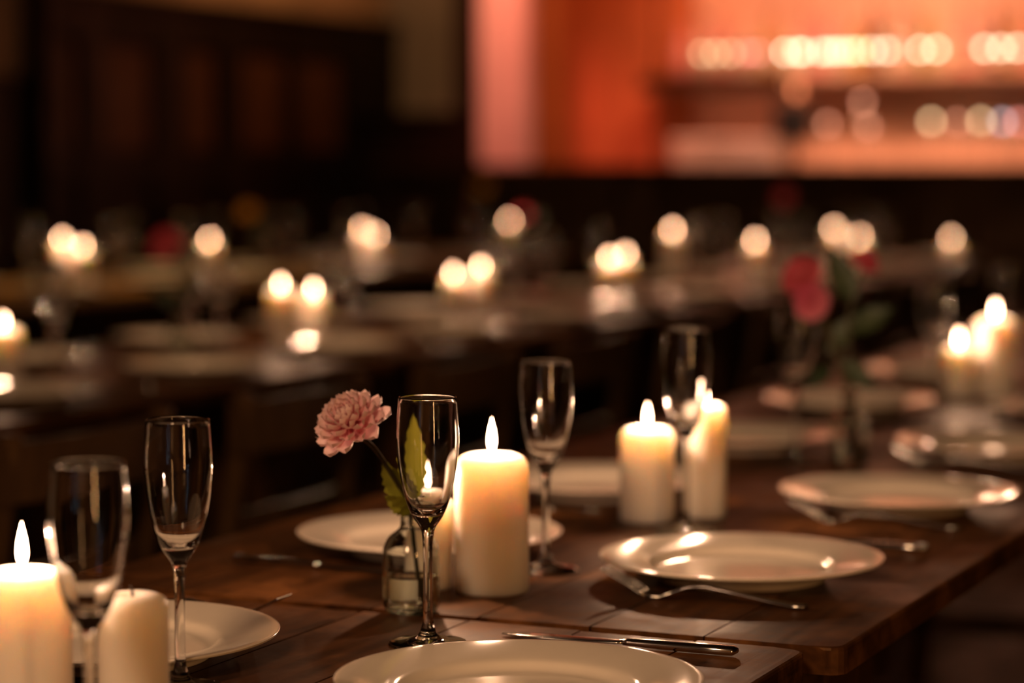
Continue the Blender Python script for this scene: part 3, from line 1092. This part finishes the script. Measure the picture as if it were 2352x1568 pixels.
for (x, y, z, lab, mt, R) in ((-2.65, 4.151, .985, 'red blurred bloom in a vase on the middle row', 'petal_red', .036),
                              (-2.70, 8.31, 1.02, 'dark red bloom in a vase toward the far end of the middle row', 'petal_red', .030)):
    vase(x + .02, y + .02, 'blurred bottle vase under the ' + lab.split(' in ')[0], .3)
    dahlia(lab, (x, y, z), RT * -.3 + UP * .5 - FW * .8, [(x, y + .01, z - .01), (x + .015, y + .02, z - .07), (x + .02, y + .02, .85), (x + .02, y + .02, .765)], M[mt], R, 60, False,
           leaves=(((x + .02, y + .02, .87), (x + .07, y, .95), UP, .08, .02, .1), ((x + .02, y + .02, .86), (x - .03, y, .90), UP, .07, .018, .1)),
           leaf_mat=M['leaf_dark'], loc=(x + .02, y + .02, TOP))

# ------------------------------------------------------------------ far row
T3C = [(-4.52, 6.471, .03, .138, 'left one of two lit candles near the left edge, far row'),
       (-4.42, 6.439, .03, .117, 'right one of two lit candles near the left edge, far row'),
       (-4.50, 7.337, .03, .108, 'lit candle on the far row behind a flute'),
       (-4.50, 8.487, .03, .114, 'dimmer lit candle left of a close pair on the far row'),
       (-4.40, 8.404, .03, .096, 'brighter lit candle right of a close pair on the far row'),
       (-4.35, 9.562, .03, .125, 'lone lit candle at the far end of the far row')]
for c in T3C:
    candle(*c[:4], c[4], flame_scale=.70, power=.8)
u3 = [5.55 + .565 * k for k in range(7)]
for k, u in enumerate(u3):
    plate(-4.28, u, 'white plate on the camera side of the far row, %s from the left edge' % ORD1[k], 'plates on the far row', True)
    plate(-4.68, u + .03, 'white plate on the panelling side of the far row, %s from the left edge' % ORD1[k], 'plates on the far row', True)
    flute(*clear(-4.36 + .02 * math.sin(k * 3), u + .28, T3C), 'blurred flute on the camera side of the far row, %s from the left edge' % ORD1[k], 'flutes on the far row', True)
    flute(*clear(-4.60, u - .27, T3C), 'blurred flute on the panelling side of the far row, %s from the left edge' % ORD1[k], 'flutes on the far row', True)
for (x, y, z, lab, mt, R) in ((-4.50, 7.60, .965, 'yellow bloom in a vase on the far row', 'petal_yellow', .034),
                              (-4.42, 9.42, 1.04, 'tall yellow bloom in a vase at the end of the far row', 'petal_yellow', .04),
                              (-4.30, 9.62, .92, 'dark crimson bloom beside the lone far candle', 'petal_red', .026)):
    vase(x + .02, y + .02, 'blurred bottle vase under the ' + lab.split(' in ')[0], .3)
    dahlia(lab, (x, y, z), RT * -.2 + UP * .6 - FW * .8, [(x, y + .01, z - .01), (x + .015, y + .02, z - .05), (x + .02, y + .02, .848), (x + .02, y + .02, .765)], M[mt], R, 50, False,
           leaves=(((x + .02, y + .02, .86), (x + .07, y, .93), UP, .08, .02, .1),), leaf_mat=M['leaf_dark'], loc=(x + .02, y + .02, TOP))


# ------------------------------------------------------------------ chairs
def chair_meshes():
    d = {}
    d['seat'] = box_mesh('seat', .40, .40, .028, .010, 3)
    rail = []
    return d


def bent_rail(name, w, h, t, bow):
    vs, fs = [], []
    n = 8
    for i in range(n + 1):
        s = -1 + 2 * i / n
        x = bow * (1 - s * s)
        for dx, dz in ((-t / 2, 0), (t / 2, 0), (t / 2, h), (-t / 2, h)):
            vs.append((x + dx, s * w / 2, dz))
    for i in range(n):
        for k in range(4):
            j = (k + 1) % 4
            fs.append((i * 4 + k, i * 4 + j, (i + 1) * 4 + j, (i + 1) * 4 + k))
    fs += [(0, 1, 2, 3), tuple(n * 4 + k for k in range(4))]
    return mk(name, vs, fs, True, 30)


CH = {
    'seat': box_mesh('seat', .40, .40, .028, .010, 3),
    'leg': tube('leg', [(0, 0, 0), (0, 0, .2), (0, 0, .435)], [.013, .017, .018], 10),
    'back_leg': tube('leg', spline([(.05, 0, 0), (0, 0, .25), (0, 0, .45), (.035, 0, .66), (.06, 0, .82)], 4), .016, 10),
    'top_rail': bent_rail('top_rail', .40, .075, .018, .02),
    'mid_rail': bent_rail('mid_rail', .37, .045, .014, .018),
    'stretcher': tube('stretcher', [(0, -.17, 0), (0, .17, 0)], .010, 8),
    'side_stretcher': tube('stretcher', [(-.17, 0, 0), (.17, 0, 0)], .010, 8),
}
for m in CH.values():
    m.materials.append(M['chair'])


def chair(x, y, rz, label, group):
    e = empty('dining_chair', label, 'chair', (x, y, 0), rz, group)
    put('seat', CH['seat'], None, e, (0, 0, .435))
    for s in (-1, 1):
        put('leg', CH['leg'], None, e, (-.17, s * .17, 0))
        put('leg', CH['back_leg'], None, e, (.18, s * .175, 0))
        put('stretcher', CH['side_stretcher'], None, e, (0, s * .17, .22))
    put('stretcher', CH['stretcher'], None, e, (-.17, 0, .30))
    put('top_rail', CH['top_rail'], None, e, (.235, 0, .735))
    put('mid_rail', CH['mid_rail'], None, e, (.205, 0, .60))
    return e


for k, u in enumerate([2.60, 3.17, 3.75, 4.32, 4.90, 5.47, 6.04, 6.62, 7.19]):
    chair(-2.02, u, random.uniform(-.06, .06), 'dark wooden chair in the shadow before the middle row, %s from the left edge' % ORD1[k], 'chairs before the middle row')
